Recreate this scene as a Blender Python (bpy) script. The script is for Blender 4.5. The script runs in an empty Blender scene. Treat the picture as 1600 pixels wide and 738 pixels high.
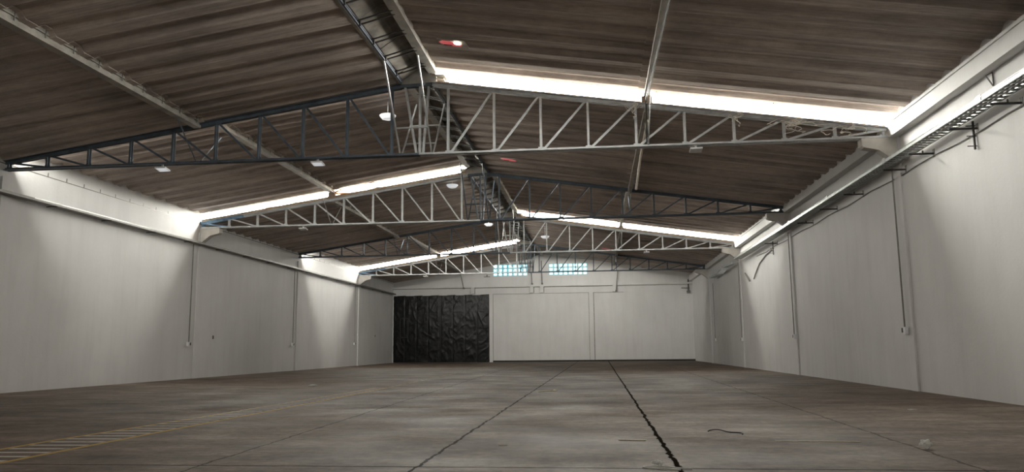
import bpy, bmesh, math, random
from mathutils import Vector, Matrix, noise as mnoise
random.seed(7)
SC = bpy.context.scene
COL = SC.collection

# ------------------------------------------------------------------ camera
FPX, YAW, PITCH, ROLL = 1208.9, 0.1068, 0.1438, -0.0097
def make_camera():
    cy, sy = math.cos(YAW), math.sin(YAW)
    F0 = Vector((-sy, cy, 0)); R0 = Vector((cy, sy, 0)); U0 = Vector((0, 0, 1))
    F = F0*math.cos(PITCH) + U0*math.sin(PITCH)
    U = -F0*math.sin(PITCH) + U0*math.cos(PITCH)
    R = R0*math.cos(ROLL) + U*math.sin(ROLL)
    U2 = -R0*math.sin(ROLL) + U*math.cos(ROLL)
    cd = bpy.data.cameras.new('camera')
    cd.sensor_fit = 'HORIZONTAL'; cd.sensor_width = 36.0
    cd.lens = FPX*36.0/1600.0
    cd.clip_start = 0.05; cd.clip_end = 400
    co = bpy.data.objects.new('camera', cd); COL.objects.link(co)
    m = Matrix((R, U2, -F)).transposed().to_4x4()
    m.translation = Vector((0, 0, 1.3))
    co.matrix_world = m
    SC.camera = co
make_camera()

# ------------------------------------------------------------------ light and exposure
SKY = 92.0           # bright open sky seen through the strips in the roof steps
BLOCK = 2.3          # glass blocks in the far gable
SC.view_settings.view_transform = 'Standard'
SC.view_settings.look = 'None'
SC.view_settings.gamma = 1.0
SC.view_settings.use_curve_mapping = False
SC.view_settings.exposure = 0.33
w = bpy.data.worlds.new('overcast_sky'); SC.world = w; w.use_nodes = True
w.node_tree.nodes['Background'].inputs[0].default_value = (1.0, 0.975, 0.93, 1)
w.node_tree.nodes['Background'].inputs[1].default_value = SKY
def portal(name, x0, x1, y, z0, z1, h, face):
    """marks an opening for the renderer so that the sky beyond is sampled well"""
    L = bpy.data.lights.new(name, 'AREA'); L.shape = 'RECTANGLE'
    L.size = math.hypot(x1 - x0, z1 - z0); L.size_y = h; L.cycles.is_portal = True
    o = bpy.data.objects.new(name, L); COL.objects.link(o)
    sl = math.atan2(z1 - z0, x1 - x0)
    m = Matrix.Rotation(-sl, 4, 'Y') @ Matrix.Rotation(math.radians(90*face), 4, 'X')
    m.translation = Vector(((x0 + x1)/2, y, (z0 + z1)/2)); o.matrix_world = m

# ------------------------------------------------------------------ node helpers
def newmat(name):
    m = bpy.data.materials.new(name); m.use_nodes = True
    nt = m.node_tree; b = nt.nodes['Principled BSDF']
    return m, nt, b
def N(nt, typ, **kw):
    n = nt.nodes.new(typ)
    for k, v in kw.items(): setattr(n, k, v)
    return n
def ramp(nt, fac, stops):
    r = N(nt, 'ShaderNodeValToRGB'); e = r.color_ramp.elements
    while len(e) < len(stops): e.new(0.5)
    for q, (p, c) in zip(e, stops): q.position = p; q.color = (c[0], c[1], c[2], 1) if hasattr(c, '__len__') else (c, c, c, 1)
    nt.links.new(fac, r.inputs[0]); return r.outputs[0]
def coords(nt, scale=(1, 1, 1)):
    t = N(nt, 'ShaderNodeNewGeometry'); mp = N(nt, 'ShaderNodeMapping')
    mp.inputs['Scale'].default_value = scale
    nt.links.new(t.outputs['Position'], mp.inputs['Vector']); return mp.outputs[0]
def noise(nt, scale, detail=5, rough=0.6, sc=(1, 1, 1)):
    n = N(nt, 'ShaderNodeTexNoise'); n.inputs['Scale'].default_value = scale
    n.inputs['Detail'].default_value = detail; n.inputs['Roughness'].default_value = rough
    nt.links.new(coords(nt, sc), n.inputs['Vector']); return n.outputs['Fac']
def mixc(nt, a, b, fac, mode='MIX'):
    m = N(nt, 'ShaderNodeMix', data_type='RGBA', blend_type=mode)
    for s, v in ((m.inputs[0], fac), (m.inputs[6], a), (m.inputs[7], b)):
        if hasattr(v, 'is_linked'): nt.links.new(v, s)
        elif hasattr(v, '__len__'): s.default_value = (*v, 1)
        else: s.default_value = v
    return m.outputs[2]
def math_(nt, op, a, b=None):
    m = N(nt, 'ShaderNodeMath', operation=op)
    for s, v in ((m.inputs[0], a), (m.inputs[1], b)):
        if v is None: continue
        if hasattr(v, 'is_linked'): nt.links.new(v, s)
        else: s.default_value = v
    return m.outputs[0]
def bump(nt, b, h, strength=0.3, dist=0.02):
    k = N(nt, 'ShaderNodeBump'); k.inputs['Strength'].default_value = strength; k.inputs['Distance'].default_value = dist
    nt.links.new(h, k.inputs['Height']); nt.links.new(k.outputs[0], b.inputs['Normal'])

# ------------------------------------------------------------------ materials
def mat_plain(name, c, rough=0.6, metal=0.0, var=0.15, scale=6.0):
    m, nt, b = newmat(name)
    n = noise(nt, scale)
    lo = tuple(max(0, v*(1-var)) for v in c); hi = tuple(min(1, v*(1+var)) for v in c)
    nt.links.new(ramp(nt, n, [(0.3, lo), (0.7, hi)]), b.inputs['Base Color'])
    b.inputs['Roughness'].default_value = rough; b.inputs['Metallic'].default_value = metal
    return m
def mat_wall():
    m, nt, b = newmat('white_painted_block')
    n1 = noise(nt, 0.5, 4, 0.6); n2 = noise(nt, 2.0, 6, 0.65, (1, 1, 0.12)); n3 = noise(nt, 9, 5, 0.7)
    c = ramp(nt, n1, [(0.3, (0.68, 0.675, 0.67)), (0.7, (0.745, 0.74, 0.735))])
    c = mixc(nt, c, ramp(nt, n2, [(0.30, (0.86, 0.85, 0.84)), (0.55, (1, 1, 1))]), 0.4, 'MULTIPLY')
    nt.links.new(c, b.inputs['Base Color']); b.inputs['Roughness'].default_value = 0.75
    bump(nt, b, n3, 0.25, 0.02); return m
def mat_roof():
    m, nt, b = newmat('weathered_fibre_cement')
    s1 = noise(nt, 1.0, 7, 0.7, (0.18, 2.2, 0.2)); s2 = noise(nt, 0.35, 4, 0.6); s3 = noise(nt, 7, 6, 0.75, (0.35, 1.5, 1))
    c = ramp(nt, s1, [(0.28, (0.32, 0.28, 0.26)), (0.5, (0.51, 0.458, 0.425)), (0.72, (0.66, 0.605, 0.56))])
    c = mixc(nt, c, ramp(nt, s2, [(0.3, (0.62, 0.6, 0.58)), (0.65, (1.1, 1.05, 1.0))]), 0.8, 'MULTIPLY')
    c = mixc(nt, c, ramp(nt, s3, [(0.35, (0.7, 0.7, 0.7)), (0.6, (1.1, 1.1, 1.1))]), 0.6, 'MULTIPLY')
    s4 = noise(nt, 1.0, 4, 0.65, (0.10, 13.0, 0.3))
    c = mixc(nt, c, ramp(nt, s4, [(0.32, (0.66, 0.65, 0.64)), (0.5, (1, 1, 1)), (0.68, (1.22, 1.2, 1.18))]), 0.8, 'MULTIPLY')
    nt.links.new(c, b.inputs['Base Color']); b.inputs['Roughness'].default_value = 0.85
    bump(nt, b, s3, 0.3, 0.03); return m
def mat_floor():
    m, nt, b = newmat('stained_concrete_slab')
    n1 = noise(nt, 0.22, 6, 0.6); n2 = noise(nt, 1.1, 8, 0.72, (0.7, 1.4, 1)); n3 = noise(nt, 7, 9, 0.78)
    n4 = noise(nt, 0.6, 5, 0.6, (0.35, 1.3, 1)); n5 = noise(nt, 0.5, 3, 0.5)
    c = ramp(nt, n2, [(0.30, (0.098, 0.072, 0.053)), (0.48, (0.175, 0.136, 0.106)), (0.70, (0.30, 0.248, 0.200))])
    c = mixc(nt, c, ramp(nt, n1, [(0.34, (0.62, 0.58, 0.53)), (0.62, (1.12, 1.1, 1.07))]), 0.85, 'MULTIPLY')
    c = mixc(nt, c, ramp(nt, n4, [(0.33, (0.6, 0.58, 0.56)), (0.5, (1, 1, 1))]), 0.6, 'MULTIPLY')
    c = mixc(nt, c, ramp(nt, n3, [(0.33, (0.5, 0.49, 0.48)), (0.5, (0.95, 0.95, 0.95)), (0.66, (1.3, 1.29, 1.27))]), 0.85, 'MULTIPLY')
    # dirt-filled joints between the slabs
    g = N(nt, 'ShaderNodeNewGeometry'); sx = N(nt, 'ShaderNodeSeparateXYZ'); nt.links.new(g.outputs['Position'], sx.inputs[0])
    X, Y = sx.outputs[0], sx.outputs[1]
    wob = math_(nt, 'MULTIPLY', math_(nt, 'SUBTRACT', noise(nt, 1.6, 9, 0.75), 0.5), 0.20)
    wid = noise(nt, 2.2, 4, 0.7)
    fac = None
    for ax, x0, ww, st, slope in ((X, -2.02, 0.042, 0.95, 0.004), (X, 0.84, 0.055, 1.0, 0.003), (X, -4.55, 0.034, 0.75, -0.03),
                                  (X, 3.95, 0.036, 0.7, 0.018), (Y, 8.72, 0.05, 0.9, 0.0), (Y, 13.1, 0.02, 0.4, 0.0), (X, 6.95, 0.02, 0.4, 0)):
        oth = Y if ax is X else X
        line = math_(nt, 'ADD', math_(nt, 'MULTIPLY', oth, slope), x0 - (8.5*slope if ax is X else 0))
        d = math_(nt, 'ABSOLUTE', math_(nt, 'SUBTRACT', math_(nt, 'ADD', ax, wob if ax is X else math_(nt, 'MULTIPLY', wob, 0.4)), line))
        hw = math_(nt, 'MULTIPLY', math_(nt, 'ADD', wid, 0.1), ww*0.85)
        k = math_(nt, 'MULTIPLY', math_(nt, 'LESS_THAN', d, hw), st)
        fac = k if fac is None else math_(nt, 'MAXIMUM', fac, k)
    c = mixc(nt, c, (0.022, 0.018, 0.014), fac)
    nt.links.new(c, b.inputs['Base Color'])
    nt.links.new(ramp(nt, n5, [(0.3, 0.55), (0.7, 0.8)]), b.inputs['Roughness'])
    nt.links.new(math_(nt, 'MULTIPLY', math_(nt, 'SUBTRACT', 1.0, fac), 0.28), b.inputs['Specular IOR Level'])
    h = math_(nt, 'SUBTRACT', n3, math_(nt, 'MULTIPLY', fac, 2.0))
    bump(nt, b, h, 0.35, 0.02); return m
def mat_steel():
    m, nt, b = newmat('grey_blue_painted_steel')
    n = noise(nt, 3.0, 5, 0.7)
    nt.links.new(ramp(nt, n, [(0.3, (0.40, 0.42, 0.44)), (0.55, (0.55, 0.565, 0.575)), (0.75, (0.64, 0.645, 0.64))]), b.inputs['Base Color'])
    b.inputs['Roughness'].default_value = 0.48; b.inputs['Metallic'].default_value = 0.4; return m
def mat_bluesteel():
    return mat_plain('blue_painted_steel', (0.20, 0.32, 0.46), 0.45, 0.3, 0.3)
def mat_emit(name, c, s, stain=None):
    m, nt, b = newmat(name)
    b.inputs['Base Color'].default_value = (0.6, 0.6, 0.58, 1); b.inputs['Roughness'].default_value = 0.5
    n = noise(nt, 1.6, 4, 0.6)
    if stain:
        col = ramp(nt, n, [(0.38, c), (0.58, stain)])
    else:
        col = ramp(nt, n, [(0.3, tuple(v*0.9 for v in c)), (0.7, c)])
    nt.links.new(col, b.inputs['Emission Color']); b.inputs['Emission Strength'].default_value = s
    return m
def mat_glass(name, stain=False, clear=1.0):
    m, nt, b = newmat(name)
    t = N(nt, 'ShaderNodeBsdfTransparent'); out = nt.nodes['Material Output']
    if stain:
        n = noise(nt, 1.4, 4, 0.6, (0.5, 1, 3))
        nt.links.new(ramp(nt, n, [(0.47, (0.93, 0.93, 0.91)), (0.62, (0.06, 0.036, 0.012))]), t.inputs[0])
    else: t.inputs[0].default_value = (0.93*clear, 0.93*clear, 0.91*clear, 1)
    mx = N(nt, 'ShaderNodeMixShader'); mx.inputs[0].default_value = 0.03
    b.inputs['Base Color'].default_value = (0.6, 0.58, 0.54, 1); b.inputs['Roughness'].default_value = 0.3
    nt.links.new(t.outputs[0], mx.inputs[1]); nt.links.new(b.outputs[0], mx.inputs[2]); nt.links.new(mx.outputs[0], out.inputs[0])
    return m
def mat_worn(name, c, lo, hi):
    m, nt, b = newmat(name)
    n = noise(nt, 3.5, 7, 0.75, (0.7, 1.2, 1)); n2 = noise(nt, 9, 4)
    nt.links.new(ramp(nt, n2, [(0.3, tuple(v*0.75 for v in c)), (0.7, c)]), b.inputs['Base Color'])
    nt.links.new(ramp(nt, n, [(lo, 0.95), (hi, 0.0)]), b.inputs['Alpha'])
    b.inputs['Roughness'].default_value = 0.7; return m
def mat_film():
    m, nt, b = newmat('white_plastic_film'); out = nt.nodes['Material Output']
    b.inputs['Base Color'].default_value = (0.9, 0.9, 0.88, 1); b.inputs['Roughness'].default_value = 0.3
    t = N(nt, 'ShaderNodeBsdfTranslucent'); t.inputs[0].default_value = (0.95, 0.95, 0.93, 1)
    mx = N(nt, 'ShaderNodeMixShader'); mx.inputs[0].default_value = 0.5
    nt.links.new(b.outputs[0], mx.inputs[1]); nt.links.new(t.outputs[0], mx.inputs[2]); nt.links.new(mx.outputs[0], out.inputs[0])
    return m
def mat_tarp():
    m, nt, b = newmat('black_plastic')
    n = noise(nt, 1.5, 5)
    nt.links.new(ramp(nt, n, [(0.3, (0.004, 0.004, 0.0045)), (0.7, (0.010, 0.010, 0.011))]), b.inputs['Base Color'])
    b.inputs['Roughness'].default_value = 0.3; b.inputs['Specular IOR Level'].default_value = 0.22; return m

M = dict(
    wall=mat_wall(), roof=mat_roof(), floor=mat_floor(), steel=mat_steel(), blue=mat_bluesteel(), tarp=mat_tarp(),
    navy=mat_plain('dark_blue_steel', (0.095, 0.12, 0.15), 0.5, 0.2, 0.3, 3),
    seam=mat_plain('joint_and_shade_line', (0.30, 0.28, 0.25), 0.9, 0, 0.3),  # dark wall joints, and shade painted under ledges and beside posts
    rooftop=mat_plain('dark_outer_face', (0.09, 0.085, 0.08), 0.9, 0, 0.3, 1.5),  # unseen top faces darkened so less daylight bounces onto the ceiling
    cap=mat_plain('dusty_ridge_cap', (0.22, 0.20, 0.175), 0.9, 0, 0.45, 1.6),
    concrete=mat_plain('pale_concrete', (0.42, 0.40, 0.36), 0.85, 0, 0.25, 2.5),
    whiteconc=mat_plain('whitewashed_concrete', (0.62, 0.60, 0.56), 0.85, 0, 0.15, 2.0),
    galv=mat_plain('galvanised_steel', (0.42, 0.43, 0.42), 0.4, 0.75, 0.2, 4),
    dark=mat_plain('dark_steel', (0.035, 0.033, 0.031), 0.55, 0.2, 0.2),
    pipe=mat_plain('grey_conduit', (0.20, 0.19, 0.18), 0.5, 0.2, 0.15),
    tan=mat_plain('tan_render', (0.40, 0.31, 0.22), 0.85, 0, 0.25, 3),
    cream=mat_plain('cream_pipe', (0.82, 0.73, 0.58), 0.6, 0, 0.12, 3),
    base=mat_plain('dark_base_strip', (0.03, 0.027, 0.024), 0.9, 0, 0.3),
    glass=mat_glass('clear_strip_glazing'), stained=mat_glass('stained_strip_glazing', True), dusty=mat_glass('dimmed_strip_glazing', False, 0.72),  # the last is made less clear to weaken daylight from strips facing away
    block=mat_emit('cyan_glass_block', (0.55, 0.93, 1.0), BLOCK),
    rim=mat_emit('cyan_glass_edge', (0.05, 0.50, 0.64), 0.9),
    yellow=mat_worn('worn_yellow_paint', (0.62, 0.39, 0.08), 0.62, 0.85),
    white_paint=mat_worn('worn_white_paint', (0.70, 0.67, 0.61), 0.56, 0.78),
    faint=mat_worn('faded_yellow_paint', (0.40, 0.32, 0.17), 0.45, 0.65),
    red=mat_emit('red_plastic', (0.75, 0.03, 0.06), 0.42),  # glow put into the plastic stands for daylight coming through it
    hole=mat_emit('daylight_gap', (1.0, 0.9, 0.75), 6.0),
    lamp=mat_plain('white_lamp_body', (0.82, 0.83, 0.85), 0.4, 0, 0.04),
    lit=mat_emit('lit_lamp_lens', (0.93, 0.96, 1.0), 0.42),
    film=mat_film(),
    straw=mat_plain('pale_wood', (0.78, 0.68, 0.52), 0.8, 0, 0.15),
    web=mat_plain('dusty_white_cord', (0.82, 0.79, 0.74), 0.8, 0, 0.15),
)

# ------------------------------------------------------------------ mesh helpers
class MB:
    def __init__(s): s.bm = bmesh.new()
    def box(s, x0, x1, y0, y1, z0, z1):
        v = [s.bm.verts.new(p) for p in ((x0,y0,z0),(x1,y0,z0),(x1,y1,z0),(x0,y1,z0),(x0,y0,z1),(x1,y0,z1),(x1,y1,z1),(x0,y1,z1))]
        for f in ((0,3,2,1),(4,5,6,7),(0,1,5,4),(1,2,6,5),(2,3,7,6),(3,0,4,7)): s.bm.faces.new([v[i] for i in f])
        return s
    def bar(s, p, q, w, h, up=(0, 0, 1)):
        p = Vector(p); q = Vector(q); d = (q-p).normalized(); up = Vector(up)
        if abs(d.dot(up)) > 0.98: up = Vector((1, 0, 0))
        a = d.cross(up).normalized(); b = a.cross(d).normalized()
        v = []
        for c in (p, q):
            for sa, sb in ((-1,-1),(1,-1),(1,1),(-1,1)): v.append(s.bm.verts.new(c + a*sa*w/2 + b*sb*h/2))
        for f in ((0,3,2,1),(4,5,6,7),(0,1,5,4),(1,2,6,5),(2,3,7,6),(3,0,4,7)): s.bm.faces.new([v[i] for i in f])
        return s
    def angle(s, p, q, w, t, up=(0, 0, 1), flip=1):      # an L-section bar
        p = Vector(p); q = Vector(q); d = (q-p).normalized(); upv = Vector(up)
        if abs(d.dot(upv)) > 0.98: upv = Vector((1, 0, 0))
        a = d.cross(upv).normalized()*flip; b = a.cross(d).normalized()*flip
        sec = [(0,0),(w,0),(w,t),(t,t),(t,w),(0,w)]
        return s.extrude([p + a*x + b*y for x, y in sec], q - p)
    def extrude(s, pts, vec):
        n = len(pts); vec = Vector(vec)
        A = [s.bm.verts.new(p) for p in pts]; B = [s.bm.verts.new(Vector(p)+vec) for p in pts]
        s.bm.faces.new(A[::-1]); s.bm.faces.new(B)
        for i in range(n): s.bm.faces.new((A[i], A[(i+1) % n], B[(i+1) % n], B[i]))
        return s
    def tube(s, pts, r, n=8, caps=True):
        pts = [Vector(p) for p in pts]; rings = []
        for i, p in enumerate(pts):
            d = (pts[min(i+1, len(pts)-1)] - pts[max(i-1, 0)]).normalized()
            up = Vector((0, 0, 1)) if abs(d.z) < 0.95 else Vector((1, 0, 0))
            a = d.cross(up).normalized(); b = a.cross(d)
            rings.append([s.bm.verts.new(p + (a*math.cos(2*math.pi*k/n) + b*math.sin(2*math.pi*k/n))*r) for k in range(n)])
        for A, B in zip(rings, rings[1:]):
            for k in range(n): s.bm.faces.new((A[k], A[(k+1) % n], B[(k+1) % n], B[k]))
        if caps: s.bm.faces.new(rings[0][::-1]); s.bm.faces.new(rings[-1])
        return s
    def lathe(s, prof, n=24, c=(0, 0, 0)):
        c = Vector(c)
        rings = [[s.bm.verts.new(c + Vector((r*math.cos(2*math.pi*k/n), r*math.sin(2*math.pi*k/n), z))) for k in range(n)] for r, z in prof]
        for A, B in zip(rings, rings[1:]):
            for k in range(n): s.bm.faces.new((A[k], A[(k+1) % n], B[(k+1) % n], B[k]))
        s.bm.faces.new(rings[0][::-1]); s.bm.faces.new(rings[-1]); return s
    def build(s, name, mat, parent=None, smooth=False, loc=None):
        bmesh.ops.recalc_face_normals(s.bm, faces=s.bm.faces)
        me = bpy.data.meshes.new(name); 
        if loc is not None:
            bmesh.ops.translate(s.bm, verts=s.bm.verts, vec=-Vector(loc))
        s.bm.to_mesh(me); s.bm.free()
        me.materials.append(mat)
        if smooth:
            for p in me.polygons: p.use_smooth = True
        o = bpy.data.objects.new(name, me); COL.objects.link(o)
        if loc is not None: o.location = loc
        if parent is not None: o.parent = parent
        return o
def tag(o, label, cat, group=None):
    o['label'] = label; o['category'] = cat
    if group: o['group'] = group
    return o
def thing(name, label, cat, loc=(0, 0, 0), group=None, rz=0):
    o = bpy.data.objects.new(name, None); COL.objects.link(o); o.empty_display_size = 0.2
    o.location = loc; o.rotation_euler = (0, 0, rz)
    return tag(o, label, cat, group)
def struct(o, label=None, cat=None):
    o['kind'] = 'structure'
    if label: o['label'] = label
    if cat: o['category'] = cat
    return o
def dup(root, loc, label, group=None, rz=None):
    r = root.copy(); COL.objects.link(r); r.location = loc; r['label'] = label
    if rz is not None: r.rotation_euler = (0, 0, rz)
    if group: r['group'] = group
    for ch in list(root.children):
        c = ch.copy(); COL.objects.link(c); c.parent = r
        for g in ch.children:
            d = g.copy(); COL.objects.link(d); d.parent = c
    return r

# ------------------------------------------------------------------ dimensions (metres)
XL, XR = -19.3, 8.87          # inner faces of the side walls
TL, TR = -19.3, 8.6           # truss ends
XC = -5.35                    # ridge line
RL, RR = -5.95, -4.95         # edges of the ridge slot
TY = [10.3, 23.11, 35.92, 48.68, 61.79]   # truss planes; the first is behind the picture
YB, YF = 72.56, -8.0
ZB, DEP, SL = 7.27, 0.31, 0.15
ZT = ZB + DEP                 # top chord height at its ends
def zchord(x): return ZT + SL*((x - TL) if x < XC else (TR - x))
LOW, HIGH = 0.06, 0.50        # mean height of the sheets above the top chord line
BAYS = [(YF, TY[0], 'H', 'L'), (TY[0], TY[1], 'L', 'H'), (TY[1], TY[2], 'H', 'L'), (TY[2], TY[3], 'L', 'H'), (TY[3], TY[4], 'H', 'L'), (TY[4], YB, 'L', 'H')]  # last right bay raised to add an unseen strip lighting the far wall
PROF = [(0.0, -0.056), (0.04, -0.066), (0.08, -0.056), (0.34, -0.056), (0.38, -0.066), (0.42, -0.056), (0.58, 0.056), (0.62, 0.062), (0.80, 0.062), (0.84, 0.056)]
def bay_pitch(y0, y1): return (y1 - y0)/round((y1 - y0)/0.98)
def profile(y0, y1, phase=0.0, PITCHY=0.98):
    pts = []
    k0 = math.floor((y0 - phase)/PITCHY) - 1
    y = k0
    raw = []
    for k in range(int(k0), int((y1 - phase)/PITCHY) + 3):
        for a, h in PROF: raw.append((k*PITCHY + a*PITCHY/0.98 + phase, h))
    def hz(yy):
        for (a, h), (b, g) in zip(raw, raw[1:]):
            if a <= yy <= b: return h + (g - h)*(yy - a)/max(b - a, 1e-6)
        return 0
    pts.append((y0, hz(y0)))
    pts += [(a, h) for a, h in raw if y0 + 0.01 < a < y1 - 0.01]
    pts.append((y1, hz(y1)))
    return pts

# ------------------------------------------------------------------ the shell
fl = MB().box(XL - 0.4, XR + 0.4, -30, YB + 0.4, -0.3, 0.0).build('floor', M['floor']); struct(fl)

def side_wall(name, x_in, x_out, idx):
    mb = MB()
    a, b = min(x_in, x_out), max(x_in, x_out)
    mb.box(a, b, YF, YB + 0.4, 0, 7.30)
    for (y0, y1, l, r) in BAYS:
        lev = (l if idx == 0 else r)
        off = LOW if lev == 'L' else HIGH
        pr = profile(y0, y1, y1 - 0.20, bay_pitch(y0, y1))
        zs = zchord(TL) + off
        poly = [(a, y0, 7.30)] + [(a, y, zs + h + 0.0) for y, h in pr] + [(a, y1, 7.30)]
        mb.extrude(poly, (b - a, 0, 0))
    return struct(mb.build(name, M['wall']))
side_wall('wall_left', XL, XL - 0.35, 0)
side_wall('wall_right', XR, XR + 0.35, 1)

def sheet(xa, xb, side, y0, y1, off, extra, ph):
    mb = MB(); pr = profile(y0, y1, *ph); t = 0.018
    nx = 6; grid = []
    for i in range(nx + 1):
        x = xa + (xb - xa)*i/nx
        base = ZT + SL*((x - TL) if side == 'L' else (TR - x)) + off + extra
        grid.append([(x, y, base + h) for y, h in pr])
    lo = [[mb.bm.verts.new(p) for p in row] for row in grid]
    hi = [[mb.bm.verts.new((p[0], p[1], p[2] + t)) for p in row] for row in grid]
    m = len(pr)
    for i in range(nx):
        for j in range(m - 1):
            mb.bm.faces.new((lo[i][j], lo[i+1][j], lo[i+1][j+1], lo[i][j+1]))
            mb.bm.faces.new((hi[i][j], hi[i][j+1], hi[i+1][j+1], hi[i+1][j]))
    for i in range(nx):
        for j in (0, m - 1): mb.bm.faces.new((lo[i][j], lo[i+1][j], hi[i+1][j], hi[i][j]))
    for j in range(m - 1):
        for i in (0, nx): mb.bm.faces.new((lo[i][j], lo[i][j+1], hi[i][j+1], hi[i][j]))
    o = mb.build('ceiling', M['roof']); o.data.materials.append(M['rooftop'])
    for p in o.data.polygons:
        if p.normal.z > 0.3: p.material_index = 1
    return struct(o)
ML, MR = -12.65, 1.70
for (y0, y1, l, r) in BAYS:
    for side, lev in (('L', l), ('R', r)):
        off = LOW if lev == 'L' else HIGH
        e = 0.10 if lev == 'H' else -0.03
        ya = y0 - (e if y0 > YF else -0.0); yb = y1 + (e if y1 < YB else 0.0)
        if side == 'L':
            sheet(XL - 0.2, ML + 0.25, 'L', ya, yb, off, 0.0, (y1 - 0.20, bay_pitch(y0, y1)))
            sheet(ML - 0.12, RL - 0.02, 'L', ya, yb, off, 0.035, (y1 - 0.20, bay_pitch(y0, y1)))
        else:
            sheet(XR + 0.2, MR - 0.25, 'R', ya, yb, off, 0.0, (y1 - 0.20, bay_pitch(y0, y1)))
            sheet(MR + 0.12, RR + 0.02, 'R', ya, yb, off, 0.035, (y1 - 0.20, bay_pitch(y0, y1)))
    # ridge caps: overlapping lengths tilted from the low side to the high side
    zl = zchord(RL) + (LOW if l == 'L' else HIGH); zr = zchord(RR) + (LOW if r == 'L' else HIGH)
    mb = MB(); y = y0
    k = 0
    while y < y1 - 0.05:
        ye = min(y + 1.02, y1)
        d = 0.03*(k % 2) + random.uniform(0, 0.012)
        z0, z1 = zl + 0.10 + d + random.uniform(-0.03, 0.03), zr + 0.10 + d
        mid = (z0 + z1)/2 + 0.07
        pts = [(RL - 0.35, y, z0 - 0.04), (RL + 0.05, y, z0), ((RL+RR)/2, y, mid), (RR - 0.05, y, z1), (RR + 0.35, y, z1 - 0.04)]
        pts2 = [(a, b, c + 0.02) for a, b, c in pts][::-1]
        mb.extrude(pts + pts2, (0, ye - y + 0.06, 0))
        y = ye; k += 1
    zt0, zt1 = zl + 0.19, zr + 0.19
    top = [(RL - 0.4, y0 - 0.1, zt0 - 0.05), (RL, y0 - 0.1, zt0), ((RL+RR)/2, y0 - 0.1, (zt0 + zt1)/2 + 0.08), (RR, y0 - 0.1, zt1), (RR + 0.4, y0 - 0.1, zt1 - 0.05)]
    mb.extrude(top + [(a, b, c + 0.03) for a, b, c in top][::-1], (0, y1 - y0 + 0.2, 0))
    for xx, zz in ((RL - 0.06, zl), (RR + 0.06, zr)): mb.box(xx - 0.05, xx + 0.05, y0 - 0.02, y1 + 0.02, zz - 0.05, zz + 0.20)
    struct(mb.build('ceiling', M['cap']))
# plates closing the ridge slot at each step
for ty in TY:
    struct(MB().box(RL - 0.08, RR + 0.08, ty - 0.03, ty + 0.03, zchord(RL) + 0.02, zchord(RL) + 0.78).build('trim_1', M['concrete']))

# gable at the far end
def gable():
    mb = MB()
    # wall with two openings, assembled from strips
    W = [(-9.64, -6.33), (-4.34, -0.70)]; z0, z1 = 8.04, 9.15
    mb.box(XL - 0.35, XR + 0.35, YB, YB + 0.3, 0, z0)
    def zt(x): return (ZT + SL*(x - TL) + 0.25) if x < RL else ((zchord(RR) + 0.75) if x < RR else ZT + SL*(TR - x) + 0.62)
    def col(xa, xb, zb):
        n = 6
        for i in range(n):
            a = xa + (xb - xa)*i/n; b = xa + (xb - xa)*(i+1)/n
            za, zc = zt(a + 1e-4), zt(b - 1e-4)
            pts = [(a, YB, zb), (b, YB, zb), (b, YB, max(zc, zb + 0.001)), (a, YB, max(za, zb + 0.001))]
            mb.extrude(pts, (0, 0.3, 0))
    xs = [XL - 0.35, W[0][0], W[0][1], RL, RR, W[1][0], W[1][1], XR + 0.35]
    for a, b, zb in ((xs[0], xs[1], z0), (xs[1], xs[2], z1), (xs[2], xs[3], z0), (xs[3], xs[4], z0), (xs[4], xs[5], z0), (xs[5], xs[6], z1), (xs[6], xs[7], z0)):
        col(a, b, zb)
    struct(mb.build('wall_back', M['wall']))
    for wi, ((a, b), nc) in enumerate(zip(W, (7, 8))):
        fr = MB(); nr = 3
        for i in range(nc + 1):
            x = a + (b - a)*i/nc; fr.box(x - 0.035, x + 0.035, YB + 0.02, YB + 0.2, z0, z1)
        for j in range(nr + 1):
            z = z0 + (z1 - z0)*j/nr; fr.box(a, b, YB + 0.03, YB + 0.19, z - 0.03, z + 0.03)
        root = struct(fr.build('window_%d' % (wi + 1), M['whiteconc']),
                      ['wide block of cyan glowing glass bricks left of the ridge in the far gable', 'wide block of cyan glowing glass bricks right of the ridge in the far gable'][wi], 'window')
        g = MB(); e = MB()
        for i in range(nc):
            for j in range(nr):
                xa = a + (b - a)*i/nc + 0.04; xb = a + (b - a)*(i+1)/nc - 0.04
                za = z0 + (z1 - z0)*j/nr + 0.035; zb = z0 + (z1 - z0)*(j+1)/nr - 0.035
                cx, cz, rx, rz = (xa+xb)/2, (za+zb)/2, (xb-xa)/2, (zb-za)/2
                # pillowed block face with rounded middle
                rings = []
                for f, y, pw in ((1.0, 0.12, 12), (0.72, 0.085, 4), (0.0, 0.08, 2)):
                    if f == 0: break
                    ring = []
                    for k in range(20):
                        t = 2*math.pi*k/20; c, sn = math.cos(t), math.sin(t)
                        r = (abs(c)**pw + abs(sn)**pw)**(-1/pw)
                        ring.append((cx + rx*f*r*c, YB + y, cz + rz*f*r*sn))
                    rings.append(ring)
                A = [e.bm.verts.new(p) for p in rings[0]]; B = [e.bm.verts.new(p) for p in rings[1]]
                for k in range(20): e.bm.faces.new((A[k], A[(k+1) % 20], B[(k+1) % 20], B[k]))
                g.bm.faces.new([g.bm.verts.new(p) for p in rings[1]])
        e.box(a, b, YB + 0.14, YB + 0.17, z0, z1)
        g.build('pane', M['block'], root); e.build('block_rim', M['rim'], root)
gable()
# wall behind the camera
mb = MB()
mb.box(XL - 0.35, XR + 0.35, YF - 0.3, YF, 0, 11)
struct(mb.build('wall_front', M['wall']))

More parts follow.
